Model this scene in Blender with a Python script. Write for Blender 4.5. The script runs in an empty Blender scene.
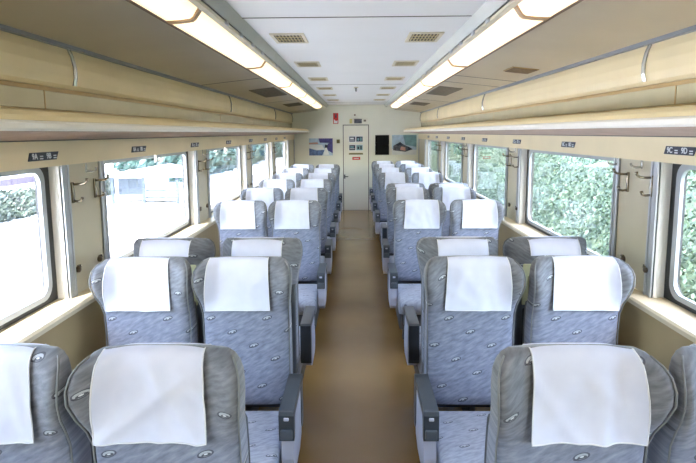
import bpy, math, random
from mathutils import Matrix, Vector
random.seed(7)
sc = bpy.context.scene
col = sc.collection
PI = math.pi

# ------------------------------------------------------------------ helpers
class MB:
    """collects polygons for ONE mesh; every face keeps a material slot"""
    def __init__(s): s.v = []; s.f = []; s.m = []; s.sm = []
    def add(s, vs, fs, mi=0, smooth=False):
        o = len(s.v); s.v += [tuple(p) for p in vs]
        for f in fs: s.f.append([o+i for i in f]); s.m.append(mi); s.sm.append(smooth)
        return s
    def box(s, x0, x1, y0, y1, z0, z1, mi=0):
        x0, x1 = min(x0, x1), max(x0, x1); y0, y1 = min(y0, y1), max(y0, y1)
        v = [(x0,y0,z0),(x1,y0,z0),(x1,y1,z0),(x0,y1,z0),(x0,y0,z1),(x1,y0,z1),(x1,y1,z1),(x0,y1,z1)]
        return s.add(v, [(3,2,1,0),(4,5,6,7),(0,1,5,4),(1,2,6,5),(2,3,7,6),(3,0,4,7)], mi)
    def rbox(s, x0, x1, y0, y1, z0, z1, r=.01, mi=0):
        """box with chamfered, smooth shaded edges"""
        x0, x1 = min(x0, x1), max(x0, x1); y0, y1 = min(y0, y1), max(y0, y1)
        r = min(r, (x1-x0)*.49, (y1-y0)*.49, (z1-z0)*.49)
        c = ((x0+x1)/2, (y0+y1)/2, (z0+z1)/2); h = ((x1-x0)/2, (y1-y0)/2, (z1-z0)/2)
        n = 4; vs = []; idx = {}
        fs = []
        for ax in range(3):
            for sg in (-1, 1):
                a, b = (ax+1) % 3, (ax+2) % 3
                def coord(k, hh):
                    pts = [-hh] + [-hh+r*(1-math.cos(PI/4*(i+1)/2*1.0)) if False else -hh+r*i/2 for i in (1, 2)]
                    return pts + [-p for p in reversed(pts)]
                ca, cb = coord(a, h[a]), coord(b, h[b])
                g = []
                for pa in ca:
                    row = []
                    for pb in cb:
                        q = [0, 0, 0]; q[ax] = sg*h[ax]; q[a] = pa; q[b] = pb
                        inn = [max(-h[k]+r, min(h[k]-r, q[k])) for k in range(3)]
                        d = [q[k]-inn[k] for k in range(3)]
                        L = math.sqrt(sum(e*e for e in d))
                        if L > 1e-9: q = [inn[k]+d[k]*r/L for k in range(3)]
                        key = tuple(round(e, 6) for e in q)
                        if key not in idx: idx[key] = len(vs); vs.append((c[0]+q[0], c[1]+q[1], c[2]+q[2]))
                        row.append(idx[key])
                    g.append(row)
                for i in range(len(ca)-1):
                    for j in range(len(cb)-1):
                        f = [g[i][j], g[i+1][j], g[i+1][j+1], g[i][j+1]]
                        if sg < 0: f.reverse()
                        if len(set(f)) >= 3: fs.append(f)
        return s.add(vs, fs, mi, True)
    def prism(s, poly, ax, a0, a1, mi=0, smooth=False):
        """poly in the other two axes (cyclic order), extruded along axis ax"""
        n = len(poly); vs = []
        for a in (a0, a1):
            for p in poly:
                q = [0, 0, 0]; q[ax] = a; q[(ax+1) % 3] = p[0]; q[(ax+2) % 3] = p[1]; vs.append(q)
        s.add(vs, [tuple(range(n))[::-1], tuple(range(n, 2*n))], mi)
        s.f[-2:] = s.f[-2:]
        o = len(s.v)-2*n
        for i in range(n):
            j = (i+1) % n
            s.f.append([o+i, o+j, o+n+j, o+n+i]); s.m.append(mi); s.sm.append(smooth)
        return s
    def tube(s, pts, r, n=8, mi=0, cap=True):
        rs = r if isinstance(r, (list, tuple)) else [r]*len(pts)
        P = [Vector(p) for p in pts]; rings = []
        up = None
        for i, p in enumerate(P):
            t = (P[min(i+1, len(P)-1)]-P[max(i-1, 0)]).normalized()
            if up is None: up = t.orthogonal().normalized()
            up = (up-t*up.dot(t)); up = up.normalized() if up.length > 1e-6 else t.orthogonal().normalized()
            b = t.cross(up)
            rings.append([p+(up*math.cos(2*PI*k/n)+b*math.sin(2*PI*k/n))*rs[i] for k in range(n)])
        vs = [q for R in rings for q in R]; fs = []
        for i in range(len(P)-1):
            for k in range(n):
                k2 = (k+1) % n; fs.append((i*n+k, i*n+k2, (i+1)*n+k2, (i+1)*n+k))
        if cap: fs += [tuple(range(n))[::-1], tuple(range((len(P)-1)*n, len(P)*n))]
        return s.add(vs, fs, mi, True)
    def ringloop(s, loops, mi=0, smooth=True, cap0=True, cap1=True):
        n = len(loops[0]); vs = [p for L in loops for p in L]; fs = []
        for i in range(len(loops)-1):
            for k in range(n):
                k2 = (k+1) % n; fs.append((i*n+k, i*n+k2, (i+1)*n+k2, (i+1)*n+k))
        if cap0: fs.append(tuple(range(n))[::-1])
        if cap1: fs.append(tuple(range((len(loops)-1)*n, len(loops)*n)))
        return s.add(vs, fs, mi, smooth)
    def mesh(s, name, mats):
        me = bpy.data.meshes.new(name); me.from_pydata(s.v, [], s.f)
        for m in (mats if isinstance(mats, (list, tuple)) else [mats]): me.materials.append(m)
        me.polygons.foreach_set('material_index', s.m); me.polygons.foreach_set('use_smooth', s.sm)
        me.validate(); me.update()
        import bmesh
        bm = bmesh.new(); bm.from_mesh(me); bmesh.ops.recalc_face_normals(bm, faces=bm.faces); bm.to_mesh(me); bm.free()
        return me
    def build(s, name, mats, parent=None, recalc=True):
        o = bpy.data.objects.new(name, s.mesh(name, mats)); col.objects.link(o)
        if parent: o.parent = parent
        return o

def tag(o, label, cat, group=None, kind=None):
    o['label'] = label; o['category'] = cat
    if group: o['group'] = group
    if kind: o['kind'] = kind
    return o
def thing(name, label, cat, loc=(0,0,0), rz=0, group=None):
    o = bpy.data.objects.new(name, None); col.objects.link(o); o.empty_display_size = .1
    o.location = loc; o.rotation_euler = (0, 0, rz)
    return tag(o, label, cat, group)
def struct(o): o['kind'] = 'structure'; return o
def copy_tree(o, parent=None):
    c = o.copy(); col.objects.link(c)
    if parent: c.parent = parent
    for ch in list(o.children): copy_tree(ch, c)
    return c

# ------------------------------------------------------------------ materials
def lin(c):
    f = lambda u: u/12.92 if u <= .04045 else ((u+.055)/1.055)**2.4
    return tuple(f(x/255) for x in c)+(1,)
class NT:
    def __init__(s, name):
        s.mat = bpy.data.materials.new(name); s.mat.use_nodes = True
        s.t = s.mat.node_tree; s.n = s.t.nodes; s.bsdf = s.n['Principled BSDF']
    def new(s, ty, **kw):
        x = s.n.new(ty)
        for k, v in kw.items(): setattr(x, k, v)
        return x
    def link(s, a, b): s.t.links.new(a, b)
    def math(s, op, a, b=None, c=None):
        x = s.new('ShaderNodeMath', operation=op)
        for i, v in enumerate((a, b, c)):
            if v is None: continue
            if isinstance(v, (int, float)): x.inputs[i].default_value = v
            else: s.link(v, x.inputs[i])
        return x.outputs[0]
    def mix(s, fac, a, b):
        x = s.new('ShaderNodeMix', data_type='RGBA')
        for sock, v in ((x.inputs[0], fac), (x.inputs[6], a), (x.inputs[7], b)):
            if isinstance(v, (int, float, tuple)): sock.default_value = v
            else: s.link(v, sock)
        return x.outputs[2]
    def noise(s, vec, scale, detail=3, rough=.5):
        x = s.new('ShaderNodeTexNoise'); x.inputs['Scale'].default_value = scale
        x.inputs['Detail'].default_value = detail; x.inputs['Roughness'].default_value = rough
        if vec is not None: s.link(vec, x.inputs['Vector'])
        return x.outputs['Fac']
    def ramp(s, fac, stops):
        x = s.new('ShaderNodeValToRGB'); e = x.color_ramp.elements
        e[0].position, e[0].color = stops[0]; e[1].position, e[1].color = stops[1]
        for p, c in stops[2:]: k = e.new(p); k.color = c
        s.link(fac, x.inputs[0]); return x.outputs[0]
    def obj(s): return s.new('ShaderNodeTexCoord').outputs['Object']
    def bump(s, h, strength=.2, dist=.01):
        b = s.new('ShaderNodeBump'); b.inputs['Strength'].default_value = strength; b.inputs['Distance'].default_value = dist
        s.link(h, b.inputs['Height']); s.link(b.outputs[0], s.bsdf.inputs['Normal'])
def plain(name, rgb, rough=.5, metal=0, var=.06, scale=6, bump=0, spec=.5):
    n = NT(name); b = n.bsdf
    c = lin(rgb); f = n.noise(n.obj(), scale, 4)
    lo = tuple(x*(1-var*2) for x in c[:3])+(1,); hi = tuple(min(1, x*(1+var)) for x in c[:3])+(1,)
    n.link(n.ramp(f, [(.3, lo), (.7, hi)]), b.inputs['Base Color'])
    b.inputs['Roughness'].default_value = rough; b.inputs['Metallic'].default_value = metal
    b.inputs['Specular IOR Level'].default_value = spec
    if bump: n.bump(n.noise(n.obj(), scale*20, 2), bump, .003)
    return n.mat
def emit(name, rgb, strength):
    n = NT(name); n.bsdf.inputs['Base Color'].default_value = lin(rgb)
    n.bsdf.inputs['Emission Color'].default_value = lin(rgb); n.bsdf.inputs['Emission Strength'].default_value = strength
    n.bsdf.inputs['Roughness'].default_value = .5
    return n.mat

def fabric(name, axis, FB):
    """blue grey moquette: slanting brush strokes and a scattered woven bow motif; axis is the second in-plane axis"""
    n = NT(name); b = n.bsdf
    sep = n.new('ShaderNodeSeparateXYZ'); n.link(n.obj(), sep.inputs[0])
    info = n.new('ShaderNodeObjectInfo').outputs['Random']
    X = n.math('ADD', sep.outputs['X'], n.math('MULTIPLY', info, .9)); Z = sep.outputs['Z' if axis == 'z' else 'Y']
    # strokes
    ca, sa = math.cos(math.radians(28)), math.sin(math.radians(28))
    u = n.math('ADD', n.math('MULTIPLY', X, ca), n.math('MULTIPLY', Z, sa))
    v = n.math('SUBTRACT', n.math('MULTIPLY', Z, ca), n.math('MULTIPLY', X, sa))
    cm = n.new('ShaderNodeCombineXYZ'); n.link(n.math('MULTIPLY', u, 22.0), cm.inputs[0]); n.link(n.math('MULTIPLY', v, 78.0), cm.inputs[1])
    st = n.noise(cm.outputs[0], 1.0, 3, .55)
    c = n.ramp(st, [(.32, lin(FB[0])), (.50, lin(FB[1])), (.62, lin(FB[2])), (.8, lin(FB[3]))])
    if axis == 'z':   # warm light on the head end is put into the colour as taupe
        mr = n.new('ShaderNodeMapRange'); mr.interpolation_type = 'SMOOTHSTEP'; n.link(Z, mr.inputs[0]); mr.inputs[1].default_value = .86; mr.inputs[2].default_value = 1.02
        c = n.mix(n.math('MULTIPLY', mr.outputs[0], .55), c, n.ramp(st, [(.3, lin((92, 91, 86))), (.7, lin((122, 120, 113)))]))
    # motif on a slanted lattice a=(.097,-.063) b=(-.063,-.128)
    ax_, az_, bx_, bz_ = .097, -.063, -.063, -.128
    det = ax_*bz_-bx_*az_
    p = n.math('ADD', n.math('MULTIPLY', X, bz_/det), n.math('MULTIPLY', Z, -bx_/det))
    q = n.math('ADD', n.math('MULTIPLY', X, -az_/det), n.math('MULTIPLY', Z, ax_/det))
    fp = n.math('SUBTRACT', n.math('FRACT', p), .5); fq = n.math('SUBTRACT', n.math('FRACT', q), .5)
    dx = n.math('ADD', n.math('MULTIPLY', fp, ax_), n.math('MULTIPLY', fq, bx_))
    dz = n.math('ADD', n.math('MULTIPLY', fp, az_), n.math('MULTIPLY', fq, bz_))
    dz = n.math('SUBTRACT', dz, n.math('MULTIPLY', dx, .25))
    def ell(cx, cz, rx, rz):
        e = n.math('ADD', n.math('POWER', n.math('DIVIDE', n.math('ABSOLUTE', n.math('SUBTRACT', dx, cx)), rx), 2.0),
                   n.math('POWER', n.math('DIVIDE', n.math('ABSOLUTE', n.math('SUBTRACT', dz, cz)), rz), 2.0))
        return e
    w1 = n.math('LESS_THAN', ell(0, .0015, .017, .0075), 1.0)
    d1 = n.math('LESS_THAN', ell(.002, -.0012, .0125, .0042), 1.0)
    w2 = n.math('LESS_THAN', ell(.001, .0, .0055, .0022), 1.0)
    d2 = n.math('LESS_THAN', ell(-.012, -.004, .009, .0016), 1.0)
    o1 = n.math('LESS_THAN', ell(0, .001, .0225, .0105), 1.0)
    c = n.mix(n.math('MULTIPLY', o1, .7), c, lin((66, 66, 76)))
    c = n.mix(n.math('MULTIPLY', w1, .7), c, lin((205, 210, 216)))
    c = n.mix(n.math('MULTIPLY', n.math('MAXIMUM', d1, d2), .85), c, lin((62, 62, 72)))
    c = n.mix(n.math('MULTIPLY', w2, .9), c, lin((225, 228, 232)))
    n.link(c, b.inputs['Base Color'])
    b.inputs['Roughness'].default_value = .85; b.inputs['Specular IOR Level'].default_value = .2
    b.inputs['Sheen Weight'].default_value = .25; b.inputs['Sheen Roughness'].default_value = .4
    n.bump(n.noise(n.obj(), 500, 2), .25, .002)
    return n.mat
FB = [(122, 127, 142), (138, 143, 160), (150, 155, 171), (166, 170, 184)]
FB_LIT = [(148, 152, 164), (168, 172, 184), (178, 182, 192), (192, 196, 204)]  # same moquette, lightened: light on the upward-facing cushion is put into its colour
M = {}
M['fab'] = fabric('seat_moquette', 'z', FB); M['fabc'] = fabric('cushion_moquette_lit', 'y', FB_LIT)
M['pipe'] = plain('piping_grey', (132, 133, 134), .8)
M['shell'] = plain('shell_dark_grey', (66, 70, 76), .5)
M['backp'] = plain('back_olive_cream', (176, 176, 140), .45)
M['pocket'] = plain('pocket_net_dark', (40, 42, 48), .8)
M['arm'] = plain('armrest_charcoal', (72, 78, 84), .32, var=.03)
M['armp'] = plain('armrest_button', (96, 102, 108), .3)
M['panelw'] = plain('side_panel_lavender', (196, 198, 212), .4, var=.03)
M['base'] = plain('base_grey', (70, 70, 72), .5)
def cloth():
    n = NT('white_cotton'); b = n.bsdf
    f = n.noise(n.obj(), 9, 3)
    n.link(n.ramp(f, [(.3, lin((214, 217, 236))), (.7, lin((226, 229, 246)))]), b.inputs['Base Color'])
    b.inputs['Roughness'].default_value = .9; b.inputs['Specular IOR Level'].default_value = .1
    n.bump(n.noise(n.obj(), 700, 2), .15, .001)
    return n.mat
M['cloth'] = cloth()
M['hem'] = plain('white_hem', (230, 231, 238), .9, var=.02)
def floor_mat():
    n = NT('floor_brown_vinyl'); b = n.bsdf
    big = n.noise(n.obj(), 1.3, 3); fine = n.noise(n.obj(), 140, 2, .7)
    c = n.ramp(big, [(.35, lin((142, 112, 64))), (.65, lin((156, 125, 76)))])
    c = n.mix(n.math('MULTIPLY', fine, .35), c, lin((118, 92, 60)))
    n.link(c, b.inputs['Base Color'])
    b.inputs['Roughness'].default_value = .2; b.inputs['Specular IOR Level'].default_value = .6
    n.bump(n.noise(n.obj(), 90, 2), .08, .002)
    return n.mat
M['floor'] = floor_mat()
M['ceil'] = plain('ceiling_white', (232, 234, 238), .4, var=.015, scale=2)
M['strip'] = plain('ceiling_edge_green_grey', (186, 192, 188), .45, var=.02)
M['side'] = plain('side_ceiling_beige', (200, 192, 174), .5, var=.03, scale=2.5)
M['cream'] = plain('cream_wall', (230, 216, 180), .4, var=.03, scale=3)
M['cream2'] = plain('cream_rack', (232, 216, 172), .35, var=.03, scale=3)
M['tan'] = plain('tan_trim', (178, 152, 104), .4, var=.04)
M['mirror'] = plain('rack_back_strip', (200, 196, 168), .22, var=.03, spec=.7)
M['white'] = plain('white_edge', (236, 234, 226), .35, var=.01)
M['slat'] = plain('slat_brown', (172, 152, 136), .5, var=.06)
M['alu'] = plain('aluminium', (192, 197, 204), .35, .45, var=.03)
M['wring'] = plain('window_ring_grey', (172, 178, 186), .4, .3, var=.03)
M['rail'] = plain('blue_grey_rail', (138, 146, 158), .4, .3, var=.04)
M['pillar'] = plain('pillar_grey_cream', (196, 190, 168), .42, var=.03, scale=3)
M['reveal'] = plain('reveal_white', (240, 240, 236), .5, var=.02)
M['low'] = plain('lower_wall_tan', (176, 156, 118), .5, var=.05, scale=3)
M['sill'] = plain('sill_cream', (222, 210, 182), .33, var=.03)
M['rubber'] = plain('black_gasket', (34, 37, 42), .5, var=.05)
M['steel'] = plain('hook_steel', (150, 140, 124), .25, .9, var=.05)
M['chrome'] = plain('strap_chrome', (214, 216, 214), .22, .6, var=.03)
M['brown'] = plain('lamp_housing_brown', (124, 106, 88), .5)
def lamp_mat():
    n = NT('lamp_diffuser'); sp = n.new('ShaderNodeSeparateXYZ'); n.link(n.obj(), sp.inputs[0])
    q = n.math('SUBTRACT', 1.0, n.math('POWER', n.math('DIVIDE', n.math('ABSOLUTE', sp.outputs['X']), .085), 2.0))   # the tube glows strongest along the middle
    n.bsdf.inputs['Base Color'].default_value = lin((250, 236, 210)); n.bsdf.inputs['Emission Color'].default_value = lin((255, 233, 198))
    n.link(n.math('MULTIPLY_ADD', n.math('MAXIMUM', q, 0.0), .42, .24), n.bsdf.inputs['Emission Strength']); return n.mat
M['lamp'] = lamp_mat()
M['band'] = plain('lamp_band_tan', (172, 146, 116), .5)
M['lrail'] = plain('lamp_rail_cream', (214, 206, 184), .4)
M['ventf'] = plain('vent_frame', (214, 206, 186), .45)
M['vents'] = plain('vent_slats_olive', (186, 170, 126), .5)
M['ventd'] = plain('vent_dark', (38, 34, 28), .7)
M['grey'] = plain('dark_mesh', (128, 122, 108), .7, var=.1, scale=40)
M['seam'] = plain('seam_dark', (96, 96, 92), .7)
M['back'] = plain('back_wall_cream', (234, 235, 222), .4, var=.02, scale=2)
M['door'] = plain('door_cream', (234, 233, 220), .4, var=.02, scale=2)
M['black'] = plain('panel_black', (8, 8, 13), .5, spec=.2)
M['navy'] = plain('plate_navy', (34, 46, 66), .4)
M['letter'] = plain('letter_white', (220, 226, 232), .5)
M['red'] = plain('sign_red', (206, 48, 44), .5)
M['pw'] = plain('paper_white', (232, 236, 236), .6)
M['pblue'] = plain('print_blue', (92, 122, 176), .5, var=.25, scale=14)
M['pindigo'] = plain('print_indigo', (74, 72, 140), .5, var=.2, scale=14)
M['pgrey'] = plain('print_grey', (96, 100, 112), .5, var=.3, scale=24)
M['psky'] = plain('print_sky', (188, 212, 228), .5, var=.12, scale=9)
M['pteal'] = plain('print_teal', (128, 172, 180), .5, var=.15, scale=9)
M['ppink'] = plain('print_pink', (206, 160, 150), .5, var=.1)
M['pdark'] = plain('print_dark', (50, 62, 84), .5, var=.3, scale=40)
M['olive'] = plain('strip_olive', (120, 116, 70), .5)
M['yel'] = plain('sticker_yellow', (214, 204, 134), .5)
M['knob'] = plain('knob_brown', (84, 70, 56), .4)
def glass():
    n = NT('window_glass'); n.n.remove(n.bsdf)
    out = n.n['Material Output']
    tr = n.new('ShaderNodeBsdfTransparent'); tr.inputs[0].default_value = (.97, .98, .98, 1)
    gl = n.new('ShaderNodeBsdfGlossy'); gl.inputs['Roughness'].default_value = .01
    lw = n.new('ShaderNodeLayerWeight'); lw.inputs['Blend'].default_value = .5   # facing = 1 - |cos|, the same from both sides
    fr = n.math('MULTIPLY_ADD', n.math('POWER', lw.outputs['Facing'], 5.0), .95, .035)
    mx = n.new('ShaderNodeMixShader'); n.link(fr, mx.inputs[0]); n.link(tr.outputs[0], mx.inputs[1]); n.link(gl.outputs[0], mx.inputs[2])
    n.link(mx.outputs[0], out.inputs[0]); return n.mat
M['glass'] = glass()
def leaf(name, a, b_):
    n = NT(name); b = n.bsdf
    n.link(n.ramp(n.noise(n.obj(), 1.6, 5, .7), [(.35, lin(a)), (.65, lin(b_))]), b.inputs['Base Color'])
    b.inputs['Roughness'].default_value = .6
    return n.mat
M['leaf'] = leaf('leaf_green', (40, 60, 50), (66, 88, 68))
M['leaf2'] = leaf('leaf_blue_green', (32, 62, 60), (62, 94, 90))
M['leaf3'] = leaf('leaf_dark', (44, 54, 54), (76, 90, 76))
M['bark'] = plain('bark_reddish', (168, 128, 110), .8, var=.15, scale=12)
M['gravel'] = plain('pale_gravel', (222, 222, 222), .9, var=.04, scale=4)
M['soil'] = leaf('grassy_soil', (42, 58, 42), (66, 78, 54))
M['rust'] = plain('rail_rust', (176, 160, 146), .6)
M['hutw'] = plain('hut_white', (230, 232, 232), .6)
M['huts'] = plain('hut_blue_grey', (44, 56, 68), .6)
M['roofw'] = plain('roof_pale_lavender', (150, 146, 156), .6)
M['roofp'] = plain('roof_mauve', (96, 84, 98), .6)

# ------------------------------------------------------------------ seats
LV = [  # z, front y, half width, thickness, wing reach
    (.460, .228, .198, .19, 0), (.60, .232, .198, .18, 0), (.80, .238, .198, .165, 0), (.88, .240, .198, .155, .006),
    (.93, .242, .201, .15, .030), (.98, .243, .209, .145, .064), (1.03, .245, .217, .14, .088), (1.065, .248, .218, .132, .088),
    (1.095, .254, .214, .112, .074), (1.115, .262, .204, .088, .054), (1.130, .274, .187, .056, .030), (1.138, .290, .166, .022, .012)]
def lev(z):
    z = max(LV[0][0], min(LV[-1][0], z))
    for i in range(len(LV)-1):
        a, b = LV[i], LV[i+1]
        if z <= b[0]:
            t = (z-a[0])/(b[0]-a[0]); return [a[k]+(b[k]-a[k])*t for k in range(5)]
    return list(LV[-1])
def S(a):
    t = max(0, min(1, (a-.50)/.5)); return t*t*(3-2*t)
def sect(z, grow=0, n=56, pw=4.5):
    _, f, w, t, g = lev(z); w += grow; ym = f+t/2; th = t/2+grow; L = []
    for k in range(n):
        a = 2*PI*k/n; c, s = math.cos(a), math.sin(a)
        x = w*math.copysign(abs(c)**(2/pw), c); y = ym+th*math.copysign(abs(s)**(2/pw), s)
        L.append((x, y-g*S(abs(x)/max(w, .01)), z))
    return L
def zs_fine():
    out = []
    for i in range(len(LV)-1):
        k = 3 if i < 3 else 2
        out += [LV[i][0]+(LV[i+1][0]-LV[i][0])*j/k for j in range(k)]
    return out+[LV[-1][0]]
def backrest_mesh():
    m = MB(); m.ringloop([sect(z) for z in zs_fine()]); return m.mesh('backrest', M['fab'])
def front_y(x, z, off):
    _, f, w, t, g = lev(z); a = min(.999, abs(x)/w)
    return f+t/2-(t/2)*(1-a**4.5)**(1/4.5)-g*S(a)-off
def back_y(x, z, off):
    _, f, w, t, g = lev(z); a = min(.999, abs(x)/w)
    return f+t/2+(t/2)*(1-a**4.5)**(1/4.5)-g*S(a)+off
def cover_mesh(seed, amp, dx=0, skew=0):
    rnd = random.Random(seed)
    wr = [(rnd.uniform(-.12, .12), rnd.uniform(.93, 1.08), rnd.uniform(-1, 1), rnd.uniform(.012, .03)) for _ in range(6)]
    rows = []
    zf = [.905+(1.138-.905)*i/26 for i in range(27)]
    zb = [1.138-(1.138-1.055)*i/8 for i in range(1, 9)]
    nx = 28
    for i, z in enumerate(zf+zb):
        fr = i < len(zf); row = []
        for j in range(nx+1):
            u = -1+2*j/nx
            d = (1.138-z)/.233 if fr else 0
            x = u*(.132+.013*d)+dx+skew*d
            if fr:
                off = .005+.012*d*d
                for (wx, wz, an, wd) in wr:
                    q = (x-wx)*math.cos(an)+(z-wz)*math.sin(an)*1.0
                    off += amp*math.exp(-(q/wd)**2)*min(1, d*2.5)
                off += amp*.5*math.sin(x*38+seed)*d
                y = front_y(x, z, off)
            else: y = back_y(x, z, .005)
            row.append((x, y, z+.004-(.004*abs(u)**3 if d < .1 else 0)))
        rows.append(row)
    m = MB(); W = nx+1; vs = [p for r in rows for p in r]
    fs = [(i*W+j, i*W+j+1, (i+1)*W+j+1, (i+1)*W+j) for i in range(len(rows)-1) for j in range(nx)]
    m.add(vs, fs, 0, True); me = m.mesh('headrest_cover', M['cloth'])
    h = MB()
    h.tube([rows[i][0] for i in range(len(rows)-1, -1, -1)]+rows[0][1:-1]+[rows[i][nx] for i in range(len(rows))], .0022, 6)
    return me, h.mesh('hem', M['hem'])
def piping_mesh():
    out = []
    for sg in (-1, 1):
        m = MB(); pts = []
        for z in [z for z in zs_fine() if z < 1.132]:
            _, f, w, t, g = lev(z); pts.append((sg*(w*.988+.001), f+t*.17-g*S(.988), z))
        m.tube(pts, .0028, 6); out.append(m.mesh('piping', M['pipe']))
    return out
def shell_mesh():
    m = MB(); loops = []
    for i in range(9):
        z = .40+(.90-.40)*i/8; _, f, w, t, g = lev(z)
        zc = z; gi = -.003; y0 = f+t*.48; y1 = f+t+.014; r = .03; wv = w+gi
        L = [(-wv, y0, zc), (-wv, y1-r, zc), (-wv+r*.3, y1-r*.3, zc), (-wv+r, y1, zc), (wv-r, y1, zc), (wv-r*.3, y1-r*.3, zc), (wv, y1-r, zc), (wv, y0, zc)]
        sh = -g*.8
        loops.append([(x, y+sh, z_) for x, y, z_ in L])
    m.ringloop(loops); return m.mesh('back_shell', M['shell'])
def backpanel_mesh():
    m = MB(); _, f, w, t, g = lev(.9); y = f+t+.014
    m.rbox(-w+.025, w-.025, y-.004, y+.008, .80, 1.02, .006); return m.mesh('back_panel', M['backp'])
def pocket_mesh():
    m = MB(); _, f, w, t, g = lev(.6); y = f+t+.012
    m.rbox(-w+.02, w-.02, y-.002, y+.02, .46, .79, .009); return m.mesh('seat_pocket', M['pocket'])
def cushion_mesh():
    m = MB(); loops = []
    prof = [(-.20, .31), (-.245, .335), (-.268, .375), (-.272, .415), (-.255, .440), (-.215, .454), (-.10, .454), (.05, .448), (.20, .444), (.222, .43), (.222, .31)]
    xs = [-.196, -.192, -.18, -.155, .155, .18, .192, .196]; ins = [.02, .008, .002, 0, 0, .002, .008, .02]
    cy, cz = -.03, .385
    for x, k in zip(xs, ins):
        loops.append([(x, y+(cy-y)/abs(cy-y+1e-9)*k if abs(y-cy) > .05 else y, z+(-k if z > cz else k)) for y, z in prof])
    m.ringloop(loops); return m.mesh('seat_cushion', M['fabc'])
def frame_mesh():
    m = MB(); m.rbox(-.192, .192, -.22, .24, .20, .33, .012); m.rbox(-.13, -.09, -.18, .20, .0, .22, .01); m.rbox(.09, .13, -.18, .20, .0, .22, .01)
    m.rbox(-.15, .15, -.02, .04, .04, .22, .01)
    return m.mesh('seat_base', M['base'])
def arm_mesh(s):
    m = MB(); x = s*.230; w = .030
    # long pad with a drooping nose
    prof = [(-.135, .50), (-.138, .605), (-.130, .618), (-.115, .622), (.19, .622), (.20, .612), (.20, .592), (-.085, .588), (-.098, .57), (-.102, .50)]
    m.prism(prof, 0, x-w, x+w)
    return m.mesh('armrest', M['arm'])
def armface_mesh(s):
    m = MB(); x = s*.230
    m.rbox(x-.023, x+.023, -.146, -.132, .508, .548, .004); return m.mesh('armrest_catch', M['armp'])
def armglint_mesh(s):
    m = MB(); x = s*.230
    m.rbox(x-.010, x+.010, -.143, -.134, .585, .598, .003); return m.mesh('armrest_button', M['panelw'])
def sidepanel_mesh(s):
    m = MB(); x = s*.232
    prof = [(-.118, .56), (-.125, .50), (-.132, .42), (-.125, .36), (-.09, .33), (.10, .33), (.165, .36), (.19, .42), (.195, .60), (-.08, .60)]
    m.prism(prof, 0, x-.024, x+.024); return m.mesh('side_panel', M['panelw'])
def hinge_mesh(s):
    m = MB(); x = s*.230
    prof = [(.150, .60), (.150, .46), (.155, .41), (.172, .385), (.196, .385), (.212, .41), (.216, .46), (.216, .615), (.20, .622), (.16, .622)]
    m.prism(prof, 0, x-.03, x+.03, smooth=False); return m.mesh('hinge_cover', M['arm'])
def midarm_mesh(s):
    m = MB(); x = s*.2235
    if s > 0: m.rbox(x-.0105, x+.0105, .30, .38, .52, .88, .008)   # folded up between the backrests
    else: m.rbox(x-.0105, x+.0105, -.10, .20, .50, .545, .008); return m.mesh('centre_armrest', M['panelw'])
def wallarm_mesh(s):
    m = MB(); x = -s*.232
    m.rbox(x-.018, x+.018, -.10, .20, .575, .61, .01); m.rbox(x-.014, x+.014, .05, .19, .36, .58, .008); return m.mesh('wall_armrest', M['arm'])

MESH = dict(back=backrest_mesh(), pipe=piping_mesh(), shell=shell_mesh(), bp=backpanel_mesh(), pocket=pocket_mesh(), cush=cushion_mesh(), frame=frame_mesh())
CV = {}
for sg in (1, -1):
    for k in range(8): CV[(k, sg)] = cover_mesh(k+1, (.003, .002, .004, .003, .008, .006, .002, .002)[k], sg*(.026, .026, .026, .026, .026, .022, .008, .008)[k], (0, .003, -.004, .002, 0, .004, 0, 0)[k]*sg)
def part(name, me, parent):
    o = bpy.data.objects.new(name, me); col.objects.link(o); o.parent = parent; return o
def make_seat(s, aisle):
    root = thing('train_seat', 'x', 'seat')
    b = part('backrest', MESH['back'], root); part('piping', MESH['pipe'][0], b); part('piping', MESH['pipe'][1], b)
    c = part('headrest_cover', CV[(0, 1)][0], root); part('hem', CV[(0, 1)][1], c)
    part('back_shell', MESH['shell'], root); part('back_panel', MESH['bp'], root); part('seat_pocket', MESH['pocket'], root)
    part('seat_cushion', MESH['cush'], root); part('seat_base', MESH['frame'], root)
    if aisle:
        a = part('armrest', arm_mesh(s), root); part('armrest_catch', armface_mesh(s), a); part('armrest_button', armglint_mesh(s), a)
        part('side_panel', sidepanel_mesh(s), root); part('hinge_cover', hinge_mesh(s), root)
    else:
        part('centre_armrest', midarm_mesh(s), root); part('wall_armrest', wallarm_mesh(s), root)
    return root
PROTO = {(s, a): make_seat(s, a) for s in (1, -1) for a in (True, False)}
ORD = ['', 'first', 'second', 'third', 'fourth', 'fifth', 'sixth', 'seventh', 'eighth', 'ninth', 'tenth']
used = set()
C1, PITCH = 1.075, 1.042
def place_seat(side, aisle, row, flip, x, dy=0, cov=None):
    key = ((1 if side < 0 else -1)*(-1 if flip else 1), aisle)
    r = PROTO[key] if key not in used else copy_tree(PROTO[key])
    used.add(key)
    y = C1+PITCH*(row-1)+dy
    r.location = (x, y, 0); r.rotation_euler = (0, 0, PI if flip else 0)
    where = 'yard side' if side < 0 else 'thicket side'
    kind = 'aisle' if aisle else 'window'
    if flip: r['label'] = f'grey {kind} seat turned away from the camera, {ORD[row]} row from the camera, {where}'
    else: r['label'] = f'grey {kind} seat facing the camera, white cover, {ORD[row]} row from the camera, {where}'
    r['group'] = 'train seats in rows along the aisle'
    if flip: cov = 6+aisle
    if cov is None: cov = (row*2+aisle+(side > 0)) % 4
    sg = side*(-1 if flip else 1)
    for ch in r.children:
        if ch.name.startswith('headrest_cover'):
            ch.data = CV[(cov, sg)][0]
            for h in ch.children: h.data = CV[(cov, sg)][1]
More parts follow.
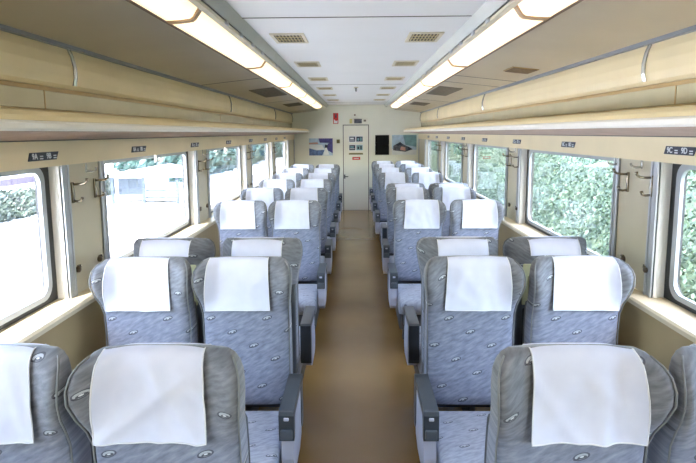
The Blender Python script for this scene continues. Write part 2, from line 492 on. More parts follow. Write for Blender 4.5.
for row in range(1, 10):
    f = row == 3
    place_seat(-1, True, row, f, -.514 if not f else -.528, cov=4 if row == 1 else None)
    place_seat(-1, False, row, f, -.968 if not f else -1.02)
for row in range(1, 11):
    f = row in (3, 6)
    place_seat(1, True, row, f, (.548 if f else .512) if row > 1 else .556, cov=5 if row == 1 else None)
    place_seat(1, False, row, f, (1.03 if f else .985) if row > 1 else 1.01)

# ------------------------------------------------------------------ car body
Y0, Y1 = -2.2, 11.85
OPEN = [(-1.255, .38), (.81, 2.445), (2.875, 4.51), (4.94, 6.575), (7.005, 8.64), (9.07, 10.705)]
ZS, ZT = .925, 1.60
m = MB(); m.box(-1.5, 1.5, Y0-.1, Y1+.1, -.12, 0); struct(m.build('floor', M['floor']))
def side_name(s): return 'left' if s < 0 else 'right'
ntrim = [0]
def trim(mb, mats):
    ntrim[0] += 1; return struct(mb.build(f'trim_{ntrim[0]}', mats))
nwin = 0
for s in (-1, 1):
    nm = side_name(s)
    # wall: mats 0 lower, 1 pillar, 2 valance cream, 3 reveal
    m = MB()
    m.box(s*1.305, s*1.456, Y0, Y1, 0, .90, 0)
    ys = [Y0]+[e for o in OPEN for e in o]+[Y1]
    for i in range(0, len(ys), 2):
        a, b = ys[i], ys[i+1]
        m.box(s*1.364, s*1.456, a, b, .90, ZT+.02, 3)
        m.box(s*1.3625, s*1.37, a+.06, b-.05, .93, 1.56, 1)
    m.box(s*1.365, s*1.456, Y0, Y1, ZT, 1.70, 2)
    m.box(s*1.350, s*1.385, Y0, Y1, 1.56, 1.70, 2)
    m.box(s*1.42, s*1.456, Y0, Y1, 1.70, 2.2, 2)
    w = m.build('wall_'+nm, [M['low'], M['pillar'], M['cream'], M['reveal']]); struct(w)
    # curved upper wall panel behind the rack
    m = MB(); P = [(1.405, 2.112), (1.388, 2.07), (1.378, 2.02), (1.378, 1.97), (1.386, 1.935), (1.398, 1.918), (1.415, 1.912)]
    m.prism([(z, s*x) if False else (s*x, z) for x, z in P][::1] + [(s*1.43, 1.912), (s*1.43, 2.112)], 1, 0, 1) if False else None
    loops = [[(s*x, y, z) for x, z in P+[(1.43, 1.912), (1.43, 2.112)]] for y in (Y0, Y1)]
    m.ringloop(loops, smooth=False); m.build('upper_panel', M['cream'], w)
    m = MB(); m.box(s*1.395, s*1.425, Y0, Y1, 1.896, 1.914); m.build('panel_lip', M['tan'], w)
    m = MB(); m.box(s*1.402, s*1.425, Y0, Y1, 1.815, 1.897); m.build('recess_strip', M['mirror'], w)
    m = MB()
    for y in (2.44, 5.6, 8.8): m.box(s*1.400, s*1.404, y-.004, y+.004, 1.815, 1.897)
    m.build('strip_joint', M['tan'], w)
    for y in (2.67, 6.0, 9.3, 11.78):   # convex cover straps on the panel joints
        m = MB(); pts = [(x-.006, z) for x, z in P[:5]]
        loops = []
        for x, z in pts: loops.append([(s*x, y-.014, z), (s*(x-.005), y-.008, z), (s*(x-.005), y+.008, z), (s*x, y+.014, z), (s*(x+.02), y, z)])
        m.ringloop(loops, smooth=False); o = m.build('joint_strap', M['chrome'], w)
    m = MB(); m.box(s*1.375, s*1.43, Y0, Y1, 2.108, 2.134); m.build('ceiling_rail', M['rail'], w)
    # sill
    m = MB(); loops = [[(s*x, y, z) for x, z in ((1.275, .918), (1.283, .928), (1.43, .934), (1.455, .934), (1.455, .895), (1.30, .890), (1.277, .898))] for y in (Y0, Y1)]
    m.ringloop(loops, smooth=False); trim(m, M['sill'])
    m = MB(); m.box(s*1.262, s*1.306, Y0, Y1, 0, .16); struct(m.build('baseboard_'+nm, M['alu']))
    # blind guide trims on both edges of every pillar
    for i in range(0, len(ys)-1, 2):
        a, b = ys[i], ys[i+1]
        m = MB()
        for y, wd in ((a+.003, .062), (b-.058, .055)):
            m.box(s*1.352, s*1.39, y, y+.012, .93, 1.562); m.box(s*1.352, s*1.39, y+wd-.012, y+wd, .93, 1.562); m.box(s*1.358, s*1.395, y, y+wd, .93, 1.562)
        trim(m, M['alu'])
    # windows
    for a, b in OPEN:
        nwin += 1
        a2, b2 = a+.002, b-.002
        def rr(y0, y1, z0, z1, r):
            L = []
            for cy, cz, a0 in ((y1-r, z1-r, 0), (y0+r, z1-r, 90), (y0+r, z0+r, 180), (y1-r, z0+r, 270)):
                for k in range(7): t = math.radians(a0+15*k); L.append((cy+r*math.cos(t), cz+r*math.sin(t)))
            return L
        def ring(m, o, i, x0, x1):
            m.ringloop([[(s*x0, y, z) for y, z in o], [(s*x1, y, z) for y, z in o], [(s*x1, y, z) for y, z in i], [(s*x0, y, z) for y, z in i], [(s*x0, y, z) for y, z in o]], smooth=False, cap0=False, cap1=False)
        wr = thing(f'window_{nwin}', '', 'window'); del wr['label'], wr['category']; struct(wr)
        A = rr(a2, b2, .935, ZT-.002, .004); B = rr(a2+.042, b2-.042, .955, ZT-.036, .07); Cc = rr(a2+.075, b2-.075, .980, ZT-.065, .055)
        m = MB(); ring(m, A, B, 1.412, 1.455); m.build('window_gasket', M['rubber'], wr)
        m = MB(); ring(m, B, Cc, 1.408, 1.424); m.build('window_frame', M['wring'], wr)
        m = MB(); D = rr(a2+.07, b2-.07, .975, ZT-.06, .055)
        m.ringloop([[(s*1.414, y, z) for y, z in D], [(s*1.419, y, z) for y, z in D]], smooth=False); m.build('window_pane', M['glass'], wr)
# back and front walls
m = MB(); SEC = [(-1.5, 0), (1.5, 0), (1.5, 2.34), (-1.5, 2.34)]
m.box(-1.5, 1.5, Y1, Y1+.08, -.1, 2.4); struct(m.build('wall_back', M['back']))
m = MB(); m.box(-1.5, 1.5, Y0-.08, Y0, -.1, 2.4); struct(m.build('wall_front', M['white']))
# ceiling
m = MB(); m.box(-.60, .60, Y0, Y1, 2.30, 2.34); ce = struct(m.build('ceiling', M['ceil']))
m = MB()
for y in (2.92, 6.91, 10.9, -1.07): m.box(-.60, .60, y-.007, y+.007, 2.298, 2.302)
m.build('ceiling_joint', M['seam'], ce)
for s in (-1, 1):
    m = MB(); m.ringloop([[(s*x, y, z) for x, z in ((.598, 2.30), (.634, 2.246), (.66, 2.246), (.66, 2.34), (.598, 2.34))] for y in (Y0, Y1)], smooth=False); m.build('edge_strip', M['strip'], ce)
    m = MB(); m.box(s*.634, s*.644, Y0, Y1, 2.246, 2.249); m.build('shadow_gap', M['seam'], ce)
    m = MB(); m.ringloop([[(s*x, y, z) for x, z in ((.832, 2.186), (1.41, 2.122), (1.41, 2.16), (.832, 2.22))] for y in (Y0, Y1)], smooth=False); sp = m.build('side_panel', M['side'], ce)
    def sz(x): return 2.186-(x-.832)*.064/.578
    m = MB()
    for y in ((1.3, 4.85, 7.94, 11.2) if s < 0 else (1.3, 4.75, 5.3, 7.94, 11.2)):
        m.ringloop([[(s*x, yy, sz(x)-d) for x, d in ((.84, -.001), (1.37, -.001), (1.37, .002), (.84, .002))] for yy in (y-.007, y+.007)], smooth=False)
    m.build('panel_joint', M['seam'], ce)
    m = MB(); m.box(s*.6, s*1.5, Y0, Y1, 2.34, 2.38); m.build('roof_liner', M['seam'], ce)
    # dark mesh grilles in the side ceiling
    for k, (y0, y1, x0, x1) in enumerate(((5.8, 6.9, .87, 1.14), (8.6, 9.3, .9, 1.16)) if s < 0 else ((5.8, 6.9, .87, 1.12), (3.92, 4.16, 1.10, 1.29), (8.6, 9.3, .9, 1.16))):
        g = thing('ceiling_grille', ['large dark mesh grille in the sloping ceiling', 'smaller dark mesh grille farther down the sloping ceiling', 'brown slot grille in the sloping ceiling before the large one'][k if s < 0 or k == 0 else 3-k]+(' on the yard side' if s < 0 else ' on the thicket side'), 'grille', (s*(x0+x1)/2, (y0+y1)/2, sz((x0+x1)/2)), 0, 'grilles in the sloping side ceilings')
        g.rotation_euler = (0, s*math.atan(.064/.578), 0)
        hx, hy = (x1-x0)/2, (y1-y0)/2
        m = MB(); m.box(-hx, hx, -hy, hy, -.006, .0); m.build('mesh_plate', M['grey'] if (x1-x0) > .2 else M['tan'], g)
        m = MB()
        for q in range(10): yy = -hy+hy*2*(q+.5)/10; m.box(-hx+.01, hx-.01, yy-.006, yy+.006, -.010, -.005)
        m.build('grille_bars', M['grey'] if (x1-x0) > .2 else M['brown'], g)
# ------------------------------------------------------------------ lamps
for s in (-1, 1):
    where = 'yard side' if s < 0 else 'thicket side'
    L = 1.68
    for k in range(8):
        y0 = -.98+L*k-L; y1 = min(y0+L, 11.72)
        if y1 < Y0+.1: continue
        if y0 < Y0: y0 = Y0+.005
        lab = 'lamp box at the far end by the back wall' if k == 7 else f'{ORD[8-k]} glowing lamp box counted from the back wall'
        g = thing('ceiling_light', f'{lab}, row over the {where}', 'ceiling light', (s*.735, (y0+y1)/2, 2.2), 0, 'ceiling light boxes in two rows')
        h = (y1-y0)/2
        A = lambda x, z: (s*(x-.735), z-2.2)
        # housing tray
        m = MB(); pl = [A(.822, 2.184), A(.838, 2.180), A(.838, 2.26), A(.645, 2.285), A(.645, 2.236), A(.655, 2.234)]
        m.ringloop([[(x, y, z) for x, z in pl] for y in (-h+.001, h-.001)], smooth=False); m.build('housing', M['brown'], g)
        m = MB(); pl = [A(.640, 2.242), A(.640, 2.226), A(.664, 2.220), A(.664, 2.242)]
        m.ringloop([[(x, y, z) for x, z in pl] for y in (-h+.001, h-.001)], smooth=False); rl = m.build('inner_rail', M['lrail'], g)
        # diffuser: shallow bowed trough, corners cut at both ends
        m = MB(); loops = []
        prof = [(.664, 2.232), (.676, 2.214), (.693, 2.190), (.706, 2.181), (.76, 2.175), (.805, 2.173), (.822, 2.186)]
        for e, ins in ((-h+.012, .02), (-h+.04, 0), (h-.04, 0), (h-.012, .02)):
            row = []
            for x, z in prof:
                xx = .743+(x-.743)*(1-ins/.08*.45 if ins else 1); zz = z+ins*.25
                a = A(xx, zz); row.append((a[0], e, a[1]))
            a, b = A(.81, 2.25), A(.675, 2.26); row += [(a[0], e, a[1]), (b[0], e, b[1])]
            loops.append(row)
        m.ringloop(loops, smooth=False); m.build('diffuser', M['lamp'], g)
        for e in (-h+.001, h-.019):   # brown end bands across the trough
            m = MB(); loops = []
            for yy in (e, e+.018): loops.append([(A(x, z-.004)[0], yy, A(x, z-.004)[1]) for x, z in prof]+[(A(.81, 2.25)[0], yy, A(.81, 2.25)[1]), (A(.675, 2.26)[0], yy, A(.675, 2.26)[1])])
            m.ringloop(loops, smooth=False); m.build('end_band', M['band'], g)
        for q in range(1, 5):
            yy = -h+2*h*q/5
            m = MB(); a = A(.634, 2.236); m.rbox(a[0]-.006, a[0]+.006, yy-.025, yy+.025, a[1]-.012, a[1]+.008, .003); m.build('latch', M['alu'], rl)
# ------------------------------------------------------------------ ceiling vents
for s in (-1, 1):
    for k, y in enumerate((2.22, 3.53, 4.84, 6.17, 7.45, 8.77, 10.08)):
        g = thing('ceiling_vent', f'{ORD[7-k]} white-framed air vent from the back wall, ceiling row on the '+('yard side' if s < 0 else 'thicket side'), 'vent', (s*.425, y, 2.30), 0, 'air vents in the white ceiling')
        m = MB()
        m.box(-.105, .105, -.165, -.135, -.008, 0); m.box(-.105, .105, .135, .165, -.008, 0); m.box(-.105, -.085, -.135, .135, -.008, 0); m.box(.085, .105, -.135, .135, -.008, 0)
        m.build('vent_frame', M['ventf'], g)
        m = MB(); m.box(-.086, .086, -.136, .136, -.0025, -.0005); m.build('vent_throat', M['ventd'], g)
        m = MB()
        for q in range(8): xx = -.074+.148*q/7; m.box(xx-.0036, xx+.0036, -.136, .136, -.007, -.002)
        for q in (-.045, .045): m.box(-.086, .086, q-.006, q+.006, -.0065, -.002)
        m.build('vent_slats', M['vents'], g)
# sensor
g = thing('ceiling_sensor', 'small dark sensor hanging from the middle of the white ceiling', 'sensor', (-.004, 7.3, 2.30))
m = MB(); m.tube([(0, 0, 0), (0, 0, -.012)], .03, 14); m.build('rose', M['lrail'], g)
m = MB(); m.tube([(0, 0, -.01), (0, 0, -.05), (0, 0, -.06)], [.012, .012, .004], 10); m.build('sensor_tip', M['seam'], g)
# ------------------------------------------------------------------ luggage racks
for s in (-1, 1):
    g = thing('luggage_rack', 'long cream overhead luggage rack with white front edge, on the '+('yard side' if s < 0 else 'thicket side'), 'luggage rack', (s*1.2, 5, 1.70), 0, 'overhead luggage racks')
    y0, y1 = Y0-5, Y1-5-.001
    def B(x, z): return (s*(x-1.2), z-1.70)
    def ext(poly, name, mat, sm=False, a=None, b=None, par=None):
        m = MB(); m.ringloop([[(p[0], y, p[1]) for p in [B(*q) for q in poly]] for y in (a if a is not None else y0, b if b is not None else y1)], smooth=sm)
        return m.build(name, mat, par or g)
    ext([(1.030, 1.712), (1.026, 1.720), (1.027, 1.737), (1.036, 1.745), (1.06, 1.747), (1.06, 1.712)], 'front_edge', M['white'])
    ext([(1.05, 1.746), (1.036, 1.746), (1.046, 1.762), (1.064, 1.776), (1.085, 1.783), (1.11, 1.783), (1.11, 1.746)], 'front_rail', M['cream2'])
    ext([(1.06, 1.728), (1.06, 1.745), (1.40, 1.79), (1.419, 1.80), (1.419, 1.70), (1.36, 1.695)], 'shelf', M['cream2'])
    ext([(1.36, 1.6805), (1.36, 1.688), (1.05, 1.714), (1.05, 1.7075)], 'underside', M['slat'])
    m = MB()
    for q in range(14):
        x = 1.06+.285*q/13; z = 1.7075-(x-1.05)*.027/.31
        a = B(x, z); m.box(a[0]-.006, a[0]+.006, y0, y1, a[1]-.005, a[1]+.001)
    m.build('slats', M['slat'], g)
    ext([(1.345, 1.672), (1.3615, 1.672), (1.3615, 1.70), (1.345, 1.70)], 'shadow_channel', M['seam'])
# ------------------------------------------------------------------ number plates
def text_child(body, size, parent, mat, loc, rot):
    cu = bpy.data.curves.new('lettering', 'FONT'); cu.body = body; cu.size = size; cu.align_x = 'CENTER'; cu.align_y = 'CENTER'; cu.extrude = .0006; cu.offset = .0006
    tmp = bpy.data.objects.new('lettering', cu); col.objects.link(tmp)
    me = bpy.data.meshes.new_from_object(tmp.evaluated_get(bpy.context.evaluated_depsgraph_get())); bpy.data.objects.remove(tmp)
    me.name = 'lettering'; me.materials.clear(); me.materials.append(mat)
    o = bpy.data.objects.new('lettering', me); col.objects.link(o); o.parent = parent; o.location = loc; o.rotation_euler = rot; return o
for s in (-1, 1):
    lets = 'AB' if s < 0 else 'CD'
    for k, y in enumerate((2.305, 3.33, 4.5, 5.7, 6.9, 8.02, 9.15, 10.2) if s < 0 else (2.29, 3.49, 4.6, 5.75, 6.9, 8.02, 9.15, 10.2)):
        no = 9-k
        g = thing('seat_number_plate', f'dark blue plate reading {no}{lets[0]} {no}{lets[1]} on the cream band above the windows', 'sign', (s*1.350, y, 1.608+(.008 if s > 0 else 0)), 0, 'seat number plates above the windows')
        g.rotation_euler = (0, 0, PI/2 if s < 0 else -PI/2)   # local x runs along the reading direction, local -y faces the aisle
        m = MB(); hw, hh = .106, .0175
        m.prism([(-hh, -hw-.006), (-hh, hw-.010), (hh, hw+.010), (hh, -hw+.008)], 1, -.004, 0)
        m.build('plate', M['navy'], g)
        text_child(f'{no}{lets[0]}', .034, g, M['letter'], (-.068, -.0045, 0), (PI/2, 0, 0)); text_child(f'{no}{lets[1]}', .034, g, M['letter'], (.036, -.0045, 0), (PI/2, 0, 0))
        for q, xx in enumerate((-.020, .083)):
            m = MB()
            for zz in (-.010, 0): m.box(xx-.011, xx+.011, -.0055, -.0035, zz-.002, zz+.003)
            m.build('seat_mark', M['letter'], g)
# ------------------------------------------------------------------ hooks, blind stops, pull tabs on the pillars
PIL = [(2.445, 2.875), (4.51, 4.94), (6.575, 7.005), (8.64, 9.07)]
for s in (-1, 1):
    where = 'yard side' if s < 0 else 'thicket side'
    for k, (a, b) in enumerate(PIL):
        for q, dy in enumerate((.095, .315) if s < 0 else (.06, .28)):
            nth = ('front', 'rear')[q]
            g = thing('coat_hook', f'{nth} steel coat hook on the {ORD[k+1]} window pillar from the camera, {where}', 'coat hook', (s*1.3625, a+dy, 1.43+(.02 if s > 0 else 0)), 0, 'coat hooks on the window pillars')
            m = MB(); m.rbox(0, -s*.010, -.009, .009, -.055, .045, .003); m.build('hook_plate', M['steel'], g)
            m = MB(); m.tube([(-s*.004, 0, .035), (-s*.04, 0, .035), (-s*.062, 0, .039), (-s*.074, 0, .048), (-s*.078, 0, .062)], [.006, .006, .006, .006, .008], 8); m.build('upper_prong', M['steel'], g)
            m = MB(); m.tube([(-s*.004, 0, -.045), (-s*.03, 0, -.048), (-s*.045, 0, -.042), (-s*.05, 0, -.028)], [.006, .006, .006, .008], 8); m.build('lower_prong', M['steel'], g)
            g2 = thing('blind_stop', f'{nth} brown stop knob low on the {ORD[k+1]} pillar from the camera, {where}', 'knob', (s*1.3625, a+dy+.0, 1.05), 0, 'stop knobs low on the pillars')
            m = MB(); m.tube([(0, 0, 0), (-s*.012, 0, 0), (-s*.016, 0, 0)], [.016, .015, .009], 12); m.build('knob_cap', M['knob'], g2)
            m = MB(); m.rbox(-s*.001, -s*.012, -.005, .02, .004, .022, .003); m.build('knob_tongue', M['steel'], g2)
        for q, dy in enumerate((.24,) if s < 0 else (.16, .40)):
            nth = 'single' if s < 0 else ('first', 'second')[q]
            g = thing('blind_hook', f'{nth} pale hook atop the {ORD[k+1]} window pillar from the camera, {where}', 'hook', (s*1.3625, a+dy, 1.53+(.01 if s > 0 else 0)), 0, 'small hooks at the pillar tops')
            m = MB(); m.rbox(0, -s*.006, -.007, .007, -.02, .028, .003); m.build('hook_plate', M['chrome'], g)
            m = MB(); m.tube([(-s*.003, 0, -.012), (-s*.03, 0, -.014), (-s*.05, 0, -.008), (-s*.056, 0, .006)], .0055, 8); m.build('prong', M['chrome'], g)
    if s < 0:
        for k, y in enumerate((3.66, 5.6)):
            g = thing('blind_pull', f'white blind pull at the top of the {ORD[k+2]} window from the camera, yard side', 'blind pull', (-1.36, y, 1.56), 0, 'white blind pulls')
            m = MB(); m.rbox(-.008, .008, -.03, -.022, -.045, .0, .003); m.rbox(-.008, .008, -.03, .05, -.05, -.038, .004); m.rbox(-.008, .008, .042, .05, -.045, -.02, .003); m.build('pull_loop', M['white'], g)
# ------------------------------------------------------------------ back wall fittings
YB = Y1
def bx(px): return .02172*(px-356.26)
def bz(py): return 1.867-.02172*(py-125)
d = thing('door_1', '', 'door', (-.01, YB, 0)); del d['label'], d['category']; struct(d)
m = MB(); m.box(-.268, .268, -.022, .0, .01, 1.855); m.build('door_leaf', M['door'], d)
m = MB()
for x in (-.284, .268): m.box(x, x+.016, -.012, 0, 0, 1.872)
m.box(-.268, .268, -.012, 0, 1.856, 1.872); m.build('door_gap', M['seam'], d)
m = MB(); m.rbox(-.26, -.17, -.05, -.03, .735, .755, .006); m.rbox(-.262, -.235, -.035, -.02, .70, .79, .005); m.build('door_handle', M['seam'], d)
def board(name, label, cat, x0, x1, y0, y1, mat, dep=.012, off=0, group=None):
    X0, X1, Z0, Z1 = bx(x0), bx(x1), bz(y1), bz(y0)
    g = thing(name, label, cat, ((X0+X1)/2, YB-off, (Z0+Z1)/2), 0, group)
    return g, (X1-X0)/2, (Z1-Z0)/2
def flat(g, name, mats, polys, base=.0):
    """polys: (points in x,z ; thickness step ; slot)"""
    m = MB()
    for pts, y, mi in polys: m.prism([(z, x) for x, z in pts], 1, -y, 0, mi)
    return m.build(name, mats, g)
R = lambda x0, x1, z0, z1: [(x0, z0), (x1, z0), (x1, z1), (x0, z1)]
# landscape poster, yard side
g, hx, hz = board('poster_picture', 'blue and white landscape poster on the back wall beside the door, yard side', 'poster', 308.7, 332.5, 138.2, 155.3, None, group='posters on the back wall')
flat(g, 'poster_sheet', M['psky'], [(R(-hx, hx, -hz, hz), .006, 0)])
flat(g, 'poster_print', [M['pindigo'], M['pblue'], M['pw'], M['ppink'], M['pdark']], [
    ([(-.1*hx, .5*hz), (hx, .45*hz), (hx, hz), (-.2*hx, hz)], .0075, 0), ([(.45*hx, -.3*hz), (hx, -.75*hz), (hx, .6*hz), (.6*hx, .4*hz)], .0085, 0),
    ([(-hx, -hz), (.1*hx, -hz), (.3*hx, -.35*hz), (-.4*hx, -.4*hz), (-hx, -.15*hz)], .0075, 1), ([(-hx, -.15*hz), (-.3*hx, -.35*hz), (.3*hx, -.3*hz), (.1*hx, .25*hz), (-hx, .3*hz)], .0080, 2),
    ([(-hx, .3*hz), (-.2*hx, .35*hz), (-.3*hx, .55*hz), (-hx, .5*hz)], .0082, 3), ([(.3*hx, -.1*hz), (.55*hx, -.1*hz), (.6*hx, .2*hz), (.35*hx, .3*hz)], .0095, 4), ([(.2*hx, -hz), (.7*hx, -.9*hz), (.5*hx, -.1*hz), (.35*hx, -.1*hz)], .0090, 2)])
# scenery poster, thicket side
g, hx, hz = board('poster_picture', 'grey and teal scenery poster in the corner of the back wall, thicket side', 'poster', 392, 416.5, 135.3, 155, None, group='posters on the back wall')
flat(g, 'poster_sheet', M['psky'], [(R(-hx, hx, -hz, hz), .006, 0)])
flat(g, 'poster_print', [M['pteal'], M['pgrey'], M['pw'], M['ppink'], M['pdark']], [
    ([(.1*hx, 0), (hx, -.2*hz), (hx, hz), (-.1*hx, hz)], .0072, 0), ([(-hx, -hz), (hx, -hz), (hx, -.5*hz), (-hx, -.4*hz)], .0070, 2),
    ([(-.9*hx, -.1*hz), (-.4*hx, .25*hz), (.1*hx, -.05*hz), (.7*hx, -.45*hz), (.1*hx, -.7*hz), (-.9*hx, -.55*hz)], .0080, 1),
    ([(-.7*hx, 0), (-.35*hx, .3*hz), (-.1*hx, .05*hz), (-.5*hx, -.1*hz)], .0092, 4), ([(-.35*hx, -.5*hz), (.1*hx, -.6*hz), (.1*hx, -.25*hz), (-.25*hx, -.15*hz)], .0096, 3), ([(.25*hx, -.6*hz), (.7*hx, -.45*hz), (.3*hx, -.15*hz)], .0094, 4)])
# black twin panel
g, hx, hz = board('wall_panel', 'black two-part display panel on the back wall beside the door', 'panel', 375.2, 389, 135.3, 155, None)
m = MB(); m.rbox(-hx, hx, -.03, 0, .006, hz, .008); m.rbox(-hx, hx, -.03, 0, -hz, -.006, .008); m.rbox(-hx+.006, hx-.006, -.02, 0, -.012, .012, .004); m.build('panel_body', M['black'], g)
m = MB(); m.box(-hx+.03, hx-.03, -.0315, -.03, .03, hz-.03); m.box(-hx+.03, hx-.03, -.0315, -.03, -hz+.03, -.03); m.build('panel_screen', M['black'], g)
# extinguisher sign
g, hx, hz = board('fire_sign', 'red and white fire extinguisher sign high on the back wall', 'sign', 333.2, 338.3, 113.2, 123.8, None)
flat(g, 'sign_plate', M['red'], [(R(-hx, hx, -hz, hz), .006, 0)])
flat(g, 'sign_pictogram', [M['pw'], M['pdark']], [([(-.7*hx, -.9*hz), (.7*hx, -.9*hz), (.7*hx, -.35*hz), (.1*hx, -.5*hz), (-.7*hx, -.15*hz)], .008, 0), (R(-.2*hx, .35*hx, .1*hz, .7*hz), .008, 1), (R(-.1*hx, .2*hx, .72*hz, .85*hz), .008, 1)])
# information display over the door
g, hx, hz = board('information_display', 'cream indicator box with dark display above the back door', 'display', 349, 368.2, 118.6, 124, None)
m = MB(); m.rbox(-hx, hx, -.035, 0, -hz, hz, .006); m.build('display_housing', M['door'], g)
m = MB(); m.box(bx(354.2)-g.location.x, bx(361.8)-g.location.x, -.037, -.035, -hz+.012, hz-.012); m.build('display_screen', M['pgrey'], g)
m = MB(); m.box(bx(349.6)-g.location.x, bx(352.2)-g.location.x, -.0365, -.035, -hz+.012, hz-.012); m.build('display_label', M['yel'], g)
m = MB(); m.box(bx(363.6)-g.location.x, bx(366)-g.location.x, -.0365, -.035, -.01, .03); m.build('display_mark', M['grey'], g)
# notices on the door
for k, (y0, y1) in enumerate(((135.8, 142.6), (144.2, 151.2))):
    g, hx, hz = board('notice', ('upper', 'lower')[k]+' white notice with blue pictures on the back door', 'notice', 348.7, 363, y0, y1, None, off=.022, group='notices on the back door')
    flat(g, 'notice_sheet', M['pw'], [(R(-hx, hx, -hz, hz), .003, 0)])
    flat(g, 'notice_print', [M['pdark'], M['pteal'], M['pw']], [(R(-.93*hx, -.1*hx, -.7*hz, .75*hz), .0045, 0), (R(.05*hx, .93*hx, -.7*hz, .75*hz), .0045, 0 if k == 0 else 1),
        (R(-.8*hx, -.3*hx, .0, .45*hz), .006, 1 if k else 2), (R(.2*hx, .45*hx, -.4*hz, .3*hz), .006, 1 if k == 0 else 0), (R(.6*hx, .8*hx, -.5*hz, .5*hz), .006, 1 if k == 0 else 0), (R(-.85*hx, -.2*hx, -.35*hz, -.2*hz), .006, 2)])
g, hx, hz = board('notice_strip', 'narrow olive strip below the notices on the back door', 'sticker', 348.7, 362.8, 153, 154.6, None, off=.022)
flat(g, 'strip_face', [M['olive']], [(R(-hx, hx, -hz, hz), .004, 0)])
g, hx, hz = board('door_sticker', 'small red sticker in the middle of the back door', 'sticker', 352.2, 360, 157, 159.8, None, off=.022)
flat(g, 'sticker_face', [M['red'], M['pw']], [(R(-hx, hx, -hz, hz), .003, 0), (R(-.7*hx, .7*hx, -.25*hz, .25*hz), .004, 1)])
g, hx, hz = board('switch_box', 'small olive brown switch box on the back wall left of the door'.replace(' left of the door', ' between poster and door'), 'switch', 336.4, 339.7, 139.4, 143.2, None)
m = MB(); m.rbox(-hx, hx, -.02, 0, -hz, hz, .006); m.build('switch_plate', M['olive'], g)
m = MB(); m.rbox(-hx*.5, hx*.5, -.03, -.018, -hz*.6, .0, .004); m.build('switch_knob', M['knob'], g)
g = thing('wall_sensor', 'tiny brown sensor on the back wall above the indicator box', 'sensor', (bx(354.8), YB, bz(115.2)))
m = MB(); m.tube([(0, 0, 0), (0, -.02, 0), (0, -.03, 0)], [.02, .018, .008], 10); m.build('sensor_cap', M['brown'], g)

# ------------------------------------------------------------------ outside
GZ = -1.1
m = MB(); m.box(-60, -1.9, -40, 110, GZ-.3, GZ); o = struct(m.build('ground_yard', M['gravel']))
m = MB(); m.box(-1.9, 60, -40, 110, GZ-.3, GZ-.02); o = struct(m.build('ground_trackside', M['soil']))
for x, lab in ((-5.5, 'inner rusty rail on the white yard outside, closer to the train'), (-6.55, 'outer rusty rail on the white yard outside, farther from the train')):
    m = MB(); m.ringloop([[(x+a, y, GZ+b) for a, b in ((-.06, 0), (.06, 0), (.06, .02), (.015, .03), (.015, .10), (.035, .11), (.035, .14), (-.035, .14), (-.035, .11), (-.015, .10), (-.015, .03), (-.06, .02))] for y in (-20, 90)], smooth=False)
    tag(m.build('track_rail', M['rust']), lab, 'rail', 'rails of the track in the yard')
def leaves(name, mat, spots, n, size, seed):
    """spots: (x, y, z, rx, ry, rz) blobs, leaves thrown over their shells"""
    rnd = random.Random(seed); m = MB(); tot = sum(p[3]*p[5]+p[4]*p[5] for p in spots)
    for (cx, cy, cz, rx, ry, rz) in spots:
        k = int(n*(rx*rz+ry*rz)/tot)
        for _ in range(k):
            d = Vector((rnd.gauss(0, 1), rnd.gauss(0, 1), rnd.gauss(0, 1))).normalized()*rnd.uniform(.78, 1.05)
            p = Vector((cx+d.x*rx, cy+d.y*ry, max(GZ+.02, cz+d.z*rz)))
            a = Vector((rnd.gauss(0, 1), rnd.gauss(0, 1), rnd.gauss(0, 1))).normalized(); b = a.orthogonal().normalized(); c = a.cross(b)
            q = size*rnd.uniform(.6, 1.3)
            m.add([p-b*q, p+c*q*.45, p+b*q, p-c*q*.45], [(0, 1, 2, 3)])
    me = bpy.data.meshes.new(name); me.from_pydata(m.v, [], m.f); me.materials.append(mat)
    o = bpy.data.objects.new(name, me); col.objects.link(o); return o
rnd = random.Random(3)
sp = []
y = -3
while y < 45:
    sp.append((rnd.uniform(4.6, 5.6), y, rnd.uniform(-.6, -.1), rnd.uniform(.9, 1.5), rnd.uniform(.9, 1.5), rnd.uniform(.6, 1.0)))
    sp.append((rnd.uniform(5.8, 6.8), y+.5, rnd.uniform(.0, .4), 1.5, 1.5, 1.4))
    y += 1.15
tag(leaves('thicket_foliage', M['leaf'], sp, 110000, .05, 5), 'dense pale green thicket of leaves close outside the train windows', 'foliage', kind='stuff')
m = MB()
for (a, b) in (((5.9, 0), (7.2, 0)),): pass
m.ringloop([[(x, y, z) for x, z in ((5.0, GZ), (7.0, .3), (9.0, 1.2), (16, 1.3), (16, GZ))] for y in (-10, 70)], smooth=False)
struct(m.build('terrain_bank', M['soil']))
g = thing('tree', 'bare reddish tree trunk standing among the thicket leaves', 'tree', (2.72, 4.72, GZ))
m = MB(); m.tube([(0, 0, -.05), (.03, .05, .8), (-.02, .1, 1.6), (.08, .12, 2.6), (.05, .2, 4.2)], [.11, .09, .08, .07, .05], 10); m.build('trunk', M['bark'], g)
m = MB(); m.tube([(0, .1, 1.7), (.1, .3, 2.3), (.15, .4, 3.2)], [.06, .05, .02], 8); m.tube([(.05, .12, 2.4), (-.1, -.1, 3.0), (-.15, -.2, 3.8)], [.05, .04, .02], 8); m.build('branch', M['bark'], g)
